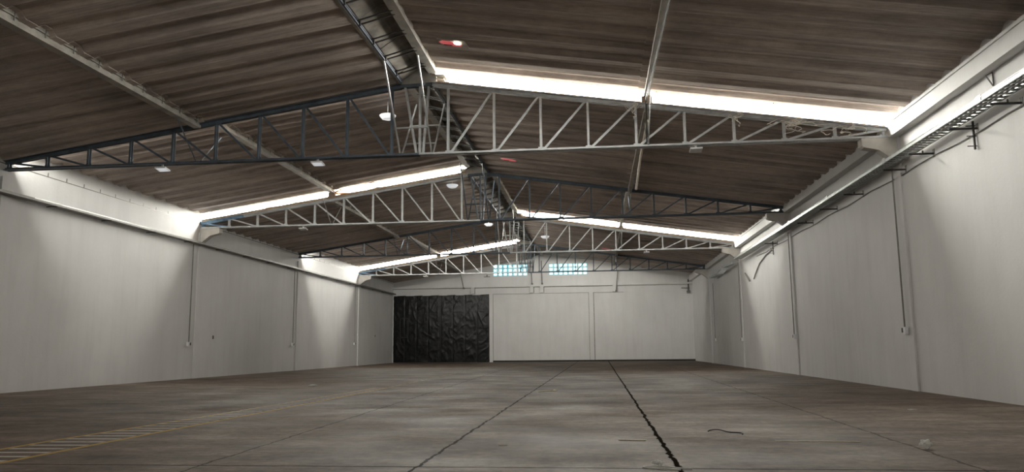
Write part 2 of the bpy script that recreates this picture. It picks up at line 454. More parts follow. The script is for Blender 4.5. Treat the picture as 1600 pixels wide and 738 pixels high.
# concrete beams on the walls
mb = MB()
mb.box(TR, XR, YF, YB, 7.27, 7.74)
for (y0, y1, l, r) in BAYS:      # stepped rebate on the face
    mb.box(TR - 0.03, TR, y0 + 0.1, y1 - 0.1, 7.66, 7.74)
struct(mb.build('trim_2', M['wall']))
mb = MB()
mb.box(XL, XL + 0.014, YF, YB, 7.485, 7.51)
struct(mb.build('trim_3', M['pipe']))
for i in range(2):
    # short joints and bolt heads along the beam's upper edge
    mb = MB(); x = (XL if i == 0 else TR - 0.03)
    for k in range(int((YB - 12)/0.98)):
        y = 12.3 + k*0.98
        if i == 0: mb.box(XL - 0.01, XL + 0.012, y, y + 0.035, 7.51, 7.64)
        else: mb.box(XR - 0.012, XR + 0.01, y, y + 0.035, 7.76, 7.88)
    struct(mb.build('trim_%d' % (4 + i), M['pipe']))
# pilasters under each truss
for ty in TY[1:]:
    struct(MB().box(XL, XL + 0.07, ty - 0.22, ty + 0.22, 0, 7.05).build('trim_6', M['wall']))
    struct(MB().box(XR - 0.06, XR, ty - 0.22, ty + 0.22, 0, 7.27).build('trim_7', M['wall']))
# ledge and posts on the far wall
mb = MB(); mb.box(XL, XR, YB - 0.26, YB, 6.98, 7.16)
struct(mb.build('trim_8', M['wall']))
mb = MB(); mb.box(-10, XR, YB - 0.04, YB, 6.36, 6.42)
struct(mb.build('trim_9', M['wall']))
for x in (-11.55, -5.95, -5.0, 1.75):
    struct(MB().box(x - 0.16, x + 0.16, YB - 0.24, YB, 6.40, 6.98).build('trim_10', M['wall']))
struct(MB().box(-0.62, -0.22, YB - 0.125, YB, 0, 6.36).build('trim_11', M['wall']))
struct(MB().box(-9.99, -9.66, YB - 0.10, YB, 0, 6.36).build('trim_12', M['wall']))
mb = MB()
mb.box(-0.22, -0.15, YB - 0.02, YB - 0.004, 0.15, 6.36); mb.box(-0.67, -0.63, YB - 0.02, YB - 0.004, 0.15, 6.36); mb.box(-9.65, -9.62, YB - 0.02, YB - 0.004, 0.15, 6.36)
mb.box(-10, 2.6, YB - 0.045, YB - 0.004, 6.33, 6.365); mb.box(XL, 1.75, YB - 0.03, YB - 0.004, 6.93, 6.98)  # shade lines painted below the band and the ledge
for x in (-11.39, -5.79, -4.84, 1.91): mb.box(x, x + 0.06, YB - 0.03, YB - 0.004, 6.40, 6.98)  # shade line painted along the right edge of each post
struct(mb.build('trim_13', M['seam']))
struct(MB().box(-9.66, XR, YB - 0.13, YB, 0, 0.15).build('baseboard_back', M['base']))

# ------------------------------------------------------------------ daylight panels in the roof steps
def strip_window(n, ty, side, face, label, stain=False):
    """face -1: the high bay is on the near side; +1: the high bay is on the far side"""
    y = ty - face*0.02
    xa, xb = (XL - 0.02, RL - 0.06) if side == 'L' else (RR + 0.06, XR + 0.02)
    lo, hi = (0.07 if n == 6 else 0.14), 0.48
    def z(x): return ZT + SL*((x - TL) if side == 'L' else (TR - x))
    fr = MB()
    ncuts = 4
    fr.extrude([(xa, y, z(xa) - 0.08), (xb, y, z(xb) - 0.08), (xb, y, z(xb) + lo), (xa, y, z(xa) + lo)], (0, -face*0.03, 0))
    fr.bar((xa, y, z(xa) + lo), (xb, y, z(xb) + lo), 0.05, 0.025)
    for i in range(1, ncuts):
        x = xa + (xb - xa)*i/ncuts
        fr.bar((x, y, z(x) + lo), (x, y, z(x) + hi), 0.025, 0.035, (0, 1, 0))
    root = struct(fr.build('window_%d' % n, M['tan']), label, 'window')
    cuts = [xa + (xb - xa)*i/ncuts for i in range(ncuts + 1)]
    for i in range(ncuts):
        a, b = cuts[i] + 0.012, cuts[i+1] - 0.012
        MB().extrude([(a, y, z(a) + lo), (b, y, z(b) + lo), (b, y, z(b) + hi), (a, y, z(a) + hi)], (0, face*0.004, 0)).build('pane', M['tan' if (n in (4, 12) and i > 1) else 'stained' if (n == 7 and i in (1, 2)) else 'dusty' if n in (5, 8) else 'glass'], root)  # opaque and less clear panes added on unseen strips to dim nearby walls
    portal('strip_opening', xa, xb, y, z(xa) + (lo + hi)/2, z(xb) + (lo + hi)/2, hi - lo + 0.05, face)
    return root
names = {1: 'nearest', 2: 'second', 3: 'third', 4: 'farthest'}
wn = 3
for i, ty in enumerate(TY):
    nl, nr_ = BAYS[i][2], BAYS[i][3]
    for side, lev in (('L', nl), ('R', nr_)):
        if lev == BAYS[i+1][2 if side == 'L' else 3]: continue
        face = -1 if lev == 'H' else 1
        sd = 'left' if side == 'L' else 'right'
        lab = ('glowing daylight strip %s of the ridge above the %s truss' % (sd, names.get(i, 'hidden'))) if lev == 'H' else \
              ('daylight strip facing away %s of the ridge above the %s truss' % (sd, names.get(i, 'hidden')))
        strip_window(wn, ty, side, face, lab); wn += 1

# ------------------------------------------------------------------ roof trusses
PAN = 1.45
def make_truss(ty, label, left, right, mid):
    t = thing('roof_truss', label, 'truss', (0, ty, 0), 'steel roof trusses')
    yo = 0.07
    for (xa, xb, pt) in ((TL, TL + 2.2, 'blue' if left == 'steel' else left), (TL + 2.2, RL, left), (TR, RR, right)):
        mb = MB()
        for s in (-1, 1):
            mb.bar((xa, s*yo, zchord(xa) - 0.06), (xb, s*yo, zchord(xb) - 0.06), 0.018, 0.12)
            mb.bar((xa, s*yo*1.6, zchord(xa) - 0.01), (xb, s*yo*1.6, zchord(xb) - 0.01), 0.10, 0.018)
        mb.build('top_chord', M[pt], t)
    mb = MB()
    for s in (-1, 1):
        mb.bar((RL, s*yo, zchord(RL) - 0.05), (RR, s*yo, zchord(RR) - 0.05), 0.04, 0.10)
    mb.build('ridge_tie', M['navy'], t)
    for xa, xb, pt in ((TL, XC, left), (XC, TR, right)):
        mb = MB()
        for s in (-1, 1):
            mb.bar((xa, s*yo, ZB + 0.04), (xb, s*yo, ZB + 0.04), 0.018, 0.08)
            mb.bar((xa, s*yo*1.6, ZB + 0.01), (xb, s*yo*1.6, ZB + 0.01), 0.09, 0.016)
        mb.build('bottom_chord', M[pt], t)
    for sgn, x0, pt in ((1, TL, left), (-1, TR, right)):
        for k in range(0, 10):
            x = x0 + sgn*(PAN*k + (0.10 if k == 0 else 0.0))
            zt_ = zchord(x) - 0.03
            mb = MB()
            for s in (-1, 1):
                mb.bar((x, s*0.055, ZB + 0.02), (x, s*0.055, zt_), 0.07, 0.022, (0, 1, 0))
            mb.box(x - 0.09, x + 0.09, -0.012, 0.012, ZB + 0.02, ZB + 0.14)      # gusset plate
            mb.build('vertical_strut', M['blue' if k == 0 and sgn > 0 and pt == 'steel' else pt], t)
            if k < 9:
                xn = x0 + sgn*PAN*(k + 1)
                xs_ = x + sgn*(0.06)
                mb = MB().bar((xs_, 0, zchord(xs_) - 0.08), (xn - sgn*0.10, 0, ZB + 0.08), 0.045, 0.065)
                mb.build('diagonal_strut', M['blue' if k == 0 and sgn > 0 and pt == 'steel' else pt], t)
    for xa, xb in ((RL + 0.12, XC - 0.10), (XC, XC), (RR - 0.12, XC + 0.10)):
        mb = MB()
        for s in (-1, 1): mb.bar((xa, s*0.05, zchord(RL) - 0.08), (xb, s*0.05, ZB + 0.05), 0.06, 0.03, (0, 1, 0))
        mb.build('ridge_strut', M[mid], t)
    # knee braces: paired rods with cross ties on both faces of the truss, under the ridge
    for s, L in ((-1, 2.1), (1, 2.1)):
        for x in (RL, RR):
            MB().tube([(x, s*L, 9.62 if x == RL else 9.72), (x, s*0.12, ZB + 0.08)], 0.03).build('knee_brace', M[mid], t)
        for f in ((0.72,) if s < 0 else (0.45, 0.80)):
            y = s*(L + (0.12 - L)*f); z = 9.62 + (ZB + 0.08 - 9.62)*f
            MB().tube([(RL, y, z), (RR, y, z)], 0.028).build('brace_tie', M[mid], t)
    # knee braces under the two long beams
    for x, zz in ((ML, 8.55), (MR, 8.55)):
        for s in (-1, 1):
            MB().tube([(x, s*1.5, zz), (x, s*0.1, ZB + 0.06)], 0.018).build('knee_brace', M[left if x == ML else right], t)
    return t
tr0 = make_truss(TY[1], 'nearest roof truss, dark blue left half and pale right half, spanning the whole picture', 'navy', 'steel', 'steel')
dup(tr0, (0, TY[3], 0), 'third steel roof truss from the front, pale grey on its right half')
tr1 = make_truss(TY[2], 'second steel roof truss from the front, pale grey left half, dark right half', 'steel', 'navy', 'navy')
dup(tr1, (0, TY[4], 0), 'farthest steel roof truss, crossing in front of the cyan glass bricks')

# ------------------------------------------------------------------ long beams between the trusses
where = ['in front of the nearest truss', 'between the nearest and second trusses', 'between the second and third trusses', 'between the third and farthest trusses', 'between the farthest truss and the far gable']
for i in range(1, 6):
    y0, y1, l, r = BAYS[i]
    for x, lev, sd in ((ML, l, 'left'), (MR, r, 'right')):
        zb = 8.42 if lev == 'L' else 8.86
        mb = MB()
        w2 = 0.12 if sd == 'left' else 0.085
        e0, e1 = (0.12, 0.12) if lev == 'L' else (-0.16, -0.16)
        if i == 5: e1 = 0.0
        ya, yb = y0 + (e0 if i > 0 else 0), y1 - e1
        mb.box(x - w2, x + w2, ya, yb, zb, zb + 0.09)
        mb.box(x - w2*0.6, x + w2*0.6, ya, yb, zb + 0.09, zb + 0.26)
        if sd == 'left': mb.box(x - w2, x + w2, ya, yb, zb + 0.20, zb + 0.30)
        b = mb.build('roof_beam', M['concrete'], loc=(x, (ya+yb)/2, zb))
        tag(b, 'pale concrete roof beam %s of the ridge, %s' % (sd, where[i-1]), 'beam', 'long concrete roof beams')
        if sd == 'left':
            mb = MB()
            y = ya + 0.5
            while y < yb:
                mb.box(x + w2 - 0.008, x + w2 + 0.006, y, y + 0.03, zb + 0.10, zb + 0.30); y += 0.98
            mb.build('joint', M['pipe'], b); b.children[0].matrix_parent_inverse = Matrix.Translation((-x, -(ya+yb)/2, -zb))
    # ridge: a concrete beam on the high side, a steel ladder frame across the slot
    hx = RL if l == 'H' else RR; lx = RR if l == 'H' else RL
    zh, zl_ = (9.96 if 'H' in (l, r) else 9.64), 9.60
    rb = MB().box(hx - 0.13, hx + 0.13, y0 + 0.02, y1 - 0.02, zh - 0.05, zh + 0.20).build('ridge_beam', M['concrete'], loc=(hx, (y0+y1)/2, zh))
    tag(rb, 'pale concrete ridge beam %s' % where[i-1], 'beam', 'concrete ridge beams')
    lad = thing('ladder_frame', 'steel ladder frame with paired rungs under the ridge %s' % where[i-1].replace('the farthest truss and the far gable', 'farthest truss and gable').replace('the ', ''), 'frame', (XC, y0, 0), 'ladder frames under the ridge')
    mb = MB(); mb.box(lx - XC - 0.045, lx - XC + 0.045, 0.12, y1 - y0 - 0.12, zl_, zl_ + 0.05); mb.box(lx - XC - 0.03, lx - XC + 0.03, 0.12, y1 - y0 - 0.12, zl_ + 0.09, zl_ + 0.13)
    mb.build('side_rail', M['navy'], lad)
    y = 0.6
    while y < y1 - y0 - 0.3:
        for dy in (0, 0.24):
            MB().bar((lx - XC, y + dy, zl_ + 0.08), (hx - XC, y + dy, zh - 0.02), 0.035, 0.035).build('rung', M['dark'], lad)
        s = 1 if lx > hx else -1
        MB().bar((lx - XC, y + 0.12, zl_ + 0.0), (lx - XC, y + 0.12, zl_ + 0.18), 0.16, 0.05, (0, 1, 0)).build('rail_clip', M['dark'], lad)
        y += 1.25
    # a broken length of cap lying across the rungs
    if i in (1, 2):
        MB().bar((XC - 0.3, 4.2, 9.92), (XC + 0.35, 5.1, 9.98), 0.30, 0.03).build('loose_board', M['concrete'], lad)

# concrete brackets carrying the truss ends
def bracket_mesh(sgn):
    w_ = 0.17
    pts = [(0, -w_, 0), (sgn*1.02, -w_, 0), (sgn*1.02, -w_, -0.22), (sgn*0.95, -w_, -0.27), (sgn*0.55, -w_, -0.36), (sgn*0.0, -w_, -0.78)]
    return MB().extrude(pts, (0, 2*w_, 0))
ordn = ['nearest', 'second', 'third', 'farthest']
for i, ty in enumerate(TY[1:]):
    o = bracket_mesh(-1).build('wall_bracket', M['whiteconc']); o.location = (XR - 0.02, ty, 7.262)
    tag(o, 'whitewashed concrete bracket on the right wall under the %s truss end' % ordn[i], 'bracket', 'concrete truss brackets')
    if i in (1, 3):
        o = bracket_mesh(1).build('wall_bracket', M['whiteconc']); o.location = (XL + 0.02, ty, 7.262)
        tag(o, 'whitewashed concrete bracket on the left wall under the %s truss end' % ordn[i], 'bracket', 'concrete truss brackets')

# ------------------------------------------------------------------ black plastic over the loading door
def door():
    root = thing('door_1', 'tall double loading door sheathed in crumpled black plastic, left end of the far wall', 'door', ((XL + 0.12 - 10)/2 + 0.0, YB - 0.1, 0))
    root['kind'] = 'structure'
    cx = root.location.x
    x0, x1, xm = XL + 0.12, -10.0, -14.66
    fr = MB(); fr.box(x0 - cx, x1 - cx, 0.02, 0.09, 0.02, 6.3); fr.build('door_leaf', M['dark'], root)
    def sheet_(a, b, seed):
        mb = MB(); nx, nz = 120, 160; z0, z1 = 0.06, 6.28
        V = []
        for i in range(nx + 1):
            row = []
            for j in range(nz + 1):
                x = a + (b - a)*i/nx; z = z0 + (z1 - z0)*j/nz
                u = (x - a)/(b - a)
                d = 0.0
                p = Vector((x*0.8 + seed, z*0.8, 0.3*seed))
                n1 = mnoise.noise(p); n2 = mnoise.noise(p*2.3 + Vector((9, 2, 5))); n3 = mnoise.noise(p*5.1)
                d += 0.05*abs(n1) + 0.03*abs(n2) + 0.012*n3
                # folds running diagonally inside each framed panel
                px = (u*4) % 1.0; pz = (z/1.55) % 1.0
                n4 = mnoise.noise(Vector((x*1.5 + z*0.8, z*0.7 - x*0.5, seed*3))); n5 = mnoise.noise(Vector((x*1.3 - z*1.0, z*0.7 + x*0.4, seed*5)))
                d += 0.05*(1 - abs(n4)*3 if abs(n4) < 0.33 else 0)*max(0, 0.4 + n1*0.8) + 0.03*(1 - abs(n5)*4 if abs(n5) < 0.25 else 0)
                # held tight on the door's frame bars
                tight = min(1, min(px, 1 - px)*9)*min(1, min(pz, 1 - pz)*7 + 0.75)
                d *= 0.42*(0.35 + 0.65*tight)
                e = 0.02*mnoise.noise(Vector((x*3, 7, seed))) if j in (0, nz) else 0
                ex = 0.03*mnoise.noise(Vector((3, z*3, seed))) if i in (0, nx) else 0
                row.append(mb.bm.verts.new((x + ex - cx, -0.03 - d, z + e)))
            V.append(row)
        for i in range(nx):
            for j in range(nz): mb.bm.faces.new((V[i][j], V[i+1][j], V[i+1][j+1], V[i][j+1]))
        o = mb.build('plastic_sheet', M['tarp'], root, smooth=True)
        return o
    sheet_(x0, xm - 0.05, 1.7); sheet_(xm + 0.05, x1, 5.3)
    MB().box(xm - 0.09 - cx, xm + 0.09 - cx, -0.10, 0.02, 0.05, 6.3).build('seam', M['tarp'], root)
    # wicket outlined in the left leaf
    mb = MB()
    for a, b, c, d in ((-18.5, -18.45, 2.0, 4.2), (-17.75, -17.70, 2.0, 4.2), (-18.5, -17.7, 4.15, 4.2), (-18.5, -17.7, 2.35, 2.4)):
        mb.box(a - cx, b - cx, -0.20, -0.14, c, d)
    mb.build('wicket_frame', M['dark'], root)
    mb = MB()
    for k in range(6):
        x = x0 + 0.4 + k*1.6
        mb.bar((x - cx, -0.14, 6.29), (x + 0.8 - cx, -0.14, 6.31), 0.03, 0.05)
    mb.build('batten', M['dark'], root)
door()

# ------------------------------------------------------------------ cable trays
def right_tray():
    t = thing('cable_tray', 'galvanised open ladder cable tray running along the right wall', 'cable tray', (8.55, 0, 6.50))
    y0, y1 = 11.0, 47.6
    for x in (-0.22, 0.20):
        mb = MB(); mb.box(x - 0.004, x + 0.004, y0, y1, -0.05, 0.045); mb.box(x - 0.02, x + 0.02, y0, y1, 0.04, 0.05); mb.box(x - 0.02, x + 0.02, y0, y1, -0.055, -0.045)
        mb.build('side_rail', M['galv'], t)
    n = 100
    for k in range(n):
        y = 14.0 + k*0.235
        MB().box(-0.22, 0.20, y, y + 0.05, -0.045, -0.015).build('rung', M['galv'], t)
    r = MB()
    y = 14.0 + n*0.235
    while y < y1: r.box(-0.22, 0.20, y, y + 0.05, -0.045, -0.015); y += 0.235
    s = r.build('rung', M['galv'], t); s['kind'] = 'stuff'
    for k in range(6):
        y = 17.0 + k*5.6
        MB().box(-0.24, -0.215, y, y + 0.22, -0.06, 0.09).build('splice_plate', M['galv'], t)
    mb = MB()
    for j, (dx, rr) in enumerate(((-0.12, 0.02), (-0.04, 0.026), (0.05, 0.02), (0.12, 0.016))):
        mb.tube([(dx + 0.02*math.sin(q*0.9 + j), y0 + q*1.22, 0.01 + rr) for q in range(31)], rr, 6)
    mb.build('cable', M['dark'], t)
    return t
right_tray()
# last lengths of tray, sagging and broken, toward the far corner
for k, (y, z, yw) in enumerate(((50.2, 6.38, 0.10), (53.4, 6.30, -0.06), (56.4, 6.25, 0.08))):
    t = thing('tray_length', ['short broken length of cable tray just past the third truss on the right wall', 'middle broken length of cable tray high on the right wall', 'last broken length of cable tray toward the far right corner'][k], 'cable tray', (8.55, y, z), 'broken tray lengths', yw)
    for x in (-0.2, 0.2): MB().box(x - 0.006, x + 0.006, -1.3, 1.3, -0.05, 0.06).build('side_rail', M['galv'], t)
    for q in range(9): MB().box(-0.2, 0.2, -1.2 + q*0.29, -1.14 + q*0.29, -0.045, -0.02).build('rung', M['galv'], t)
def left_tray():
    t = thing('cable_trunking', 'long closed galvanised cable trunking along the left wall', 'cable tray', (XL + 0.22, 0, 6.50))
    mb = MB(); mb.box(-0.15, 0.15, 12, YB - 0.3, -0.06, -0.045); mb.box(0.14, 0.155, 12, YB - 0.3, -0.06, 0.03); mb.box(-0.155, -0.14, 12, YB - 0.3, -0.06, 0.07)
    mb.build('trunking', M['pipe'], t)
    mb = MB(); mb.box(-0.16, 0.165, 24, 34, 0.008, 0.036); mb.build('cover', M['galv'], t)
    for k in range(16):
        y = 22.0 + k*3.1
        MB().bar((-0.22, y, -0.08), (0.20, y, -0.08), 0.03, 0.03).build('hanger', M['dark'], t)
    mb = MB(); mb.tube([(0.0 + 0.03*math.sin(k), 34 + k*1.9, -0.01) for k in range(20)], 0.03, 6); mb.build('cable', M['dark'], t)
left_tray()
# bare strut arms on the right wall
for k, (y, lab) in enumerate(((16.5, 'dark bare strut arm under the tray, nearest the right edge of the picture'), (18.4, 'dark bare strut arm under the tray, second from the right edge'),
                 (20.75, 'dark bare strut arm under the tray, third from the right edge'), (22.6, 'dark bare strut arm just in front of the nearest truss, right wall'),
                 (26.2, 'dark bare strut arm just past the nearest truss, right wall'), (29.0, 'dark bare strut arm midway between nearest and second trusses, right wall'),
                 (32.2, 'dark bare strut arm close in front of the second truss, right wall'), (38.5, 'dark bare strut arm past the second truss, right wall'))):
    t = thing('strut_arm', lab, 'bracket', (XR, y, 6.22), 'bare strut arms on the right wall')
    L = 0.62
    mb = MB(); mb.box(-L, 0, -0.022, 0.022, -0.02, -0.012); mb.box(-L, 0, -0.022, -0.016, -0.02, 0.022); mb.box(-L, 0, 0.016, 0.022, -0.02, 0.022)
    mb.build('arm', M['dark'], t)
    MB().box(-0.012, 0.0, -0.05, 0.05, -0.09, 0.12).build('wall_plate', M['pipe'], t)
    if k % 2 == 0: MB().lathe([(0.02, 0.0), (0.02, 0.06), (0.012, 0.07)], 10, (-L*0.45, 0, 0.02)).build('bolt', M['dark'], t)
# hanging slotted struts
for k, (y, z0, z1, lab) in enumerate(((18.5, 5.75, 6.42, 'slotted upright strut hanging under the tray near the right edge'), (39.3, 5.75, 6.42, 'slotted upright strut hanging under the tray past the second truss'))):
    t = thing('upright_strut', lab, 'bracket', (XR - 0.05, y, z0), 'hanging slotted struts')
    MB().box(-0.02, 0.02, -0.02, 0.02, 0, z1 - z0).build('post', M['dark'], t)
    for q in range(3): MB().bar((-0.16, 0, 0.08 + q*0.24), (0.05, 0, 0.08 + q*0.24), 0.02, 0.02).build('peg', M['dark'], t)
t = thing('angle_bracket', 'small triangular steel bracket above the tray near the right edge', 'bracket', (XR, 17.5, 6.95))
mb = MB(); mb.bar((-0.02, 0, -0.02), (-0.02, 0, 0.3), 0.03, 0.03); mb.bar((-0.02, 0, 0.29), (-0.16, 0, 0.22), 0.03, 0.02); mb.bar((-0.16, 0, 0.22), (-0.02, 0, -0.02), 0.03, 0.02)
mb.build('angle', M['pipe'], t)
tag(MB().tube([(XR - 0.03, 11 + k*1.2, 6.13 + 0.03*math.sin(k*1.7)) for k in range(28)], 0.014, 6).build('wall_conduit', M['pipe']), 'thin conduit running along the right wall below the cable tray', 'pipe')
# sagging cables that droop near the third truss
pts = [(XR - 0.045, 39.6, 6.05), (XR - 0.045, 41.0, 5.95), (XR - 0.045, 42.6, 5.7), (XR - 0.045, 43.6, 5.35), (XR - 0.045, 44.4, 5.0)]
tag(MB().tube(pts, 0.03, 7).build('loose_cable', M['pipe']), 'loose cable drooping down the right wall before the third truss', 'cable')
tag(MB().bar((XR - 0.06, 46.8, 5.55), (XR - 0.10, 45.3, 4.95), 0.09, 0.05).build('loose_tray_piece', M['pipe']), 'short steel strip dangling askew beside the third truss on the right wall', 'bracket')

# ------------------------------------------------------------------ conduit drops with outlet boxes
def drop(x, y, ztop, zbot, sgn, label, pair=True):
    t = thing('conduit_drop', label, 'conduit', (x, y, zbot), 'conduit drops on the side walls')
    H = ztop - zbot
    MB().tube([(0, 0, 0.1), (0, 0.0, H*0.5), (0, 0, H)], 0.018, 8).build('conduit', M['pipe'], t)
    if pair: MB().tube([(0, -0.05, 0.1), (0, -0.05, H)], 0.012, 8).build('conduit', M['pipe'], t)
    mb = MB(); mb.box(-0.05, 0.05, -0.14, -0.01, -0.08, 0.12); mb.box(-0.055, 0.055, -0.145, -0.005, 0.11, 0.125); o = mb.build('outlet_box', M['lamp'], t)
    MB().box(-0.052, 0.052, 0.01, 0.11, -0.03, 0.10).build('socket', M['dark'], t)
drop(XR - 0.13, 23.3, 6.40, 1.66, 1, 'conduit drop with dark socket on the right wall by the nearest truss')
drop(XR - 0.13, 35.85, 6.35, 1.66, 1, 'conduit drop with white box on the right wall by the second truss')
drop(XR - 0.13, 48.5, 6.35, 1.66, 1, 'conduit drop on the right wall by the third truss')
drop(XR - 0.06, 59.6, 6.0, 1.75, 1, 'conduit drop on the right wall nearest the far corner', False)
drop(XL + 0.11, 35.1, 6.40, 1.60, -1, 'conduit drop with dark socket on the left wall by the second truss')
drop(XL + 0.11, 47.8, 6.40, 1.62, -1, 'conduit drop with box on the left wall by the third truss')
drop(XL + 0.11, 60.5, 6.40, 1.72, -1, 'conduit drop on the left wall by the farthest truss', False)
def plate(y, z, lab, mat):
    t = thing('wall_switch', lab, 'switch', (XL, y, z), 'small plates on the left wall')
    MB().box(0, 0.03, -0.05, 0.05, -0.09, 0.09).build('plate', M[mat], t)
    for dz in (-0.04, 0.04): MB().box(0.03, 0.042, -0.025, 0.025, dz - 0.025, dz + 0.025).build('rocker', M['dark' if mat != 'lamp' else 'lamp'], t)
plate(37.6, 1.98, 'small grey double switch on the left wall past the second truss', 'pipe')
plate(61.5, 2.48, 'tiny white plate on the left wall past the farthest truss', 'lamp')
plate(66.6, 2.45, 'tiny grey plate on the left wall nearest the far corner', 'pipe')
t = thing('wall_hook', 'small dark hook on the right wall at the picture edge', 'hook', (XR, 17.05, 1.71))
MB().box(-0.02, 0, -0.04, 0.04, -0.05, 0.05).build('plate', M['pipe'], t); MB().tube([(-0.02, 0, 0), (-0.08, 0, -0.01), (-0.09, 0.0, 0.04)], 0.01).build('hook', M['dark'], t)

# corner pipe at the far right and drops on the far wall
t = thing('corner_pipe', 'dark vertical pipe with junction box in the far right corner', 'pipe', (8.5, YB - 0.12, 6.2))
MB().tube([(0, 0, 0.15), (0, 0, 1.22)], 0.045).build('pipe', M['dark'], t)
MB().box(-0.16, 0.16, -0.08, 0.08, -0.05, 0.17).build('junction_box', M['pipe'], t)
MB().bar((-0.65, 0, 0.42), (0.1, 0, 0.42), 0.07, 0.08).build('cross_arm', M['pipe'], t)
MB().box(-0.07, 0.07, -0.07, 0.07, 0.75, 1.05).build('collar', M['dark'], t)
for k, (x, z0, z1, lean) in enumerate(((-12.4, 6.95, 8.55, 0.35), (-5.9, 7.25, 9.4, 0.1), (-4.95, 7.25, 9.4, 0.05), (1.9, 6.45, 8.4, -0.2))):
    t = thing('wall_rod', ['dark rod on the far wall above the black door', 'dark rod on the far wall just left of the ridge, between the glass brick panels', 'dark rod on the far wall just right of the ridge, between the glass brick panels', 'dark rod on the far wall right of the glass bricks'][k], 'rod', (x, YB - 0.32, z0), 'dark rods on the far wall')
    MB().tube([(0, 0, 0), (-lean, 0, z1 - z0)], 0.04).build('rod', M['pipe'], t)
    MB().box(-0.08, 0.08, -0.03, 0.32, -0.06, 0.06).build('foot_plate', M['pipe'], t)
for k, (x, z) in enumerate(((-10.2, 8.0), (3.2, 8.35), (4.6, 8.62))):
    t = thing('wall_lug', ['small dark lug on the far wall left of the left glass bricks', 'small lug on the far wall right of the right glass bricks', 'small dark lug on the far wall under the right roof slope'][k], 'bracket', (x, YB, z), 'small lugs on the far wall')
    MB().box(-0.3, 0.3, -0.05, 0, -0.03, 0.03).build('bar', M['pipe'], t); MB().box(-0.05, 0.05, -0.06, 0, 0.0, 0.2).build('stem', M['pipe'], t)

# ------------------------------------------------------------------ lamps
def flood(x, ty, lab, lit):
    t = thing('flood_lamp', lab, 'lamp', (x, ty - 0.05, ZB), 'flat lamps under the trusses')
    MB().box(-0.03, 0.03, -0.02, 0.02, -0.10, 0.02).build('stem', M['steel'], t)
    MB().bar((0, -0.16, -0.12), (0, 0.16, -0.17), 0.36, 0.045).build('housing', M['lamp'], t)
    MB().bar((0, -0.14, -0.146), (0, 0.14, -0.190), 0.32, 0.006).build('lens', M['lit' if lit else 'lamp'], t)
flood(-13.8, TY[1], 'bright flat lamp under the nearest truss, left of the other two', True)
flood(-8.62, TY[1], 'bright flat lamp under the nearest truss, a little left of the ridge', True)
flood(3.10, TY[1], 'dull flat lamp under the nearest truss, right of the ridge', False)
flood(-14.05, TY[2], 'dull flat lamp under the left half of the second truss', False)
flood(3.23, TY[3], 'dull flat lamp under the right half of the third truss', False)
flood(-13.7, TY[4], 'dull flat lamp under the left half of the farthest truss', False)
def pendant(x, y, z, lab, top):
    t = thing('bay_lamp', lab, 'lamp', (x, y, z), 'white bay lamps near the ridge')
    MB().tube([(0, 0, 0.08), (0, 0, top - 0.06 - z)], 0.015).build('stem', M['steel'], t)
    MB().lathe([(0.03, 0.09), (0.28, 0.08), (0.29, 0.065), (0.26, 0.02), (0.20, -0.05), (0.16, -0.065), (0.02, -0.07)], 24).build('shade', M['lit'], t, smooth=True)
pendant(-7.05, 25.5, 9.30, 'white bay lamp seen through the nearest truss left of the ridge', zchord(-7.05) + HIGH)
pendant(-6.90, 36.9, 9.22, 'white bay lamp seen through the second truss left of the ridge', zchord(-6.9) + LOW)
pendant(-6.98, 50.6, 9.45, 'white bay lamp low under the ridge just past the third truss', zchord(-7) + HIGH)
pendant(-3.25, 51.0, 8.58, 'white bay lamp right of the ridge past the third truss', zchord(-3.3) + LOW)

# ------------------------------------------------------------------ red plastic over holes in the sheets
def red_patch(x, y, off, lab, big=True):
    z = zchord(x) + off - 0.13
    t = thing('roof_patch', lab, 'patch', (x, y, z), 'red plastic patches near the ridge')
    t.rotation_euler = (0, math.atan(SL), 0)
    mb = MB(); mb.extrude([(-0.30, -0.22, 0), (0.50, -0.26, 0), (0.56, 0.30, 0), (-0.22, 0.26, 0)], (0, 0, 0.012)); mb.build('collar', M['concrete'], t)
    mb = MB(); mb.extrude([(-0.26, -0.05, -0.02), (-0.05, 0.16, -0.02), (0.34, 0.16, -0.02), (0.40, 0.02, -0.02), (0.10, -0.15, -0.02), (-0.15, -0.16, -0.02)], (0, 0, 0.018))
    mb.build('red_cover', M['red'], t)
    MB().bar((-0.14, 0.09, -0.024), (0.10, 0.10, -0.024), 0.05, 0.01).build('slit', M['dark'], t)
    if big: MB().lathe([(0.10, -0.035), (0.10, -0.02)], 18, (0.28, -0.10, 0)).build('daylight_gap', M['hole'], t)
red_patch(-3.95, 20.5, HIGH, 'red plastic roof patch with a bright daylight hole, before the nearest truss')
red_patch(-3.65, 32.3, LOW, 'red plastic roof patch just under the nearest truss, right of the ridge', False)
red_patch(-4.00, 48.2, HIGH, 'red plastic roof patch above the bright strip of the third truss', False)
red_patch(0.80, 58.5, LOW, 'red plastic roof patch low behind the third truss, right of the ridge', False)

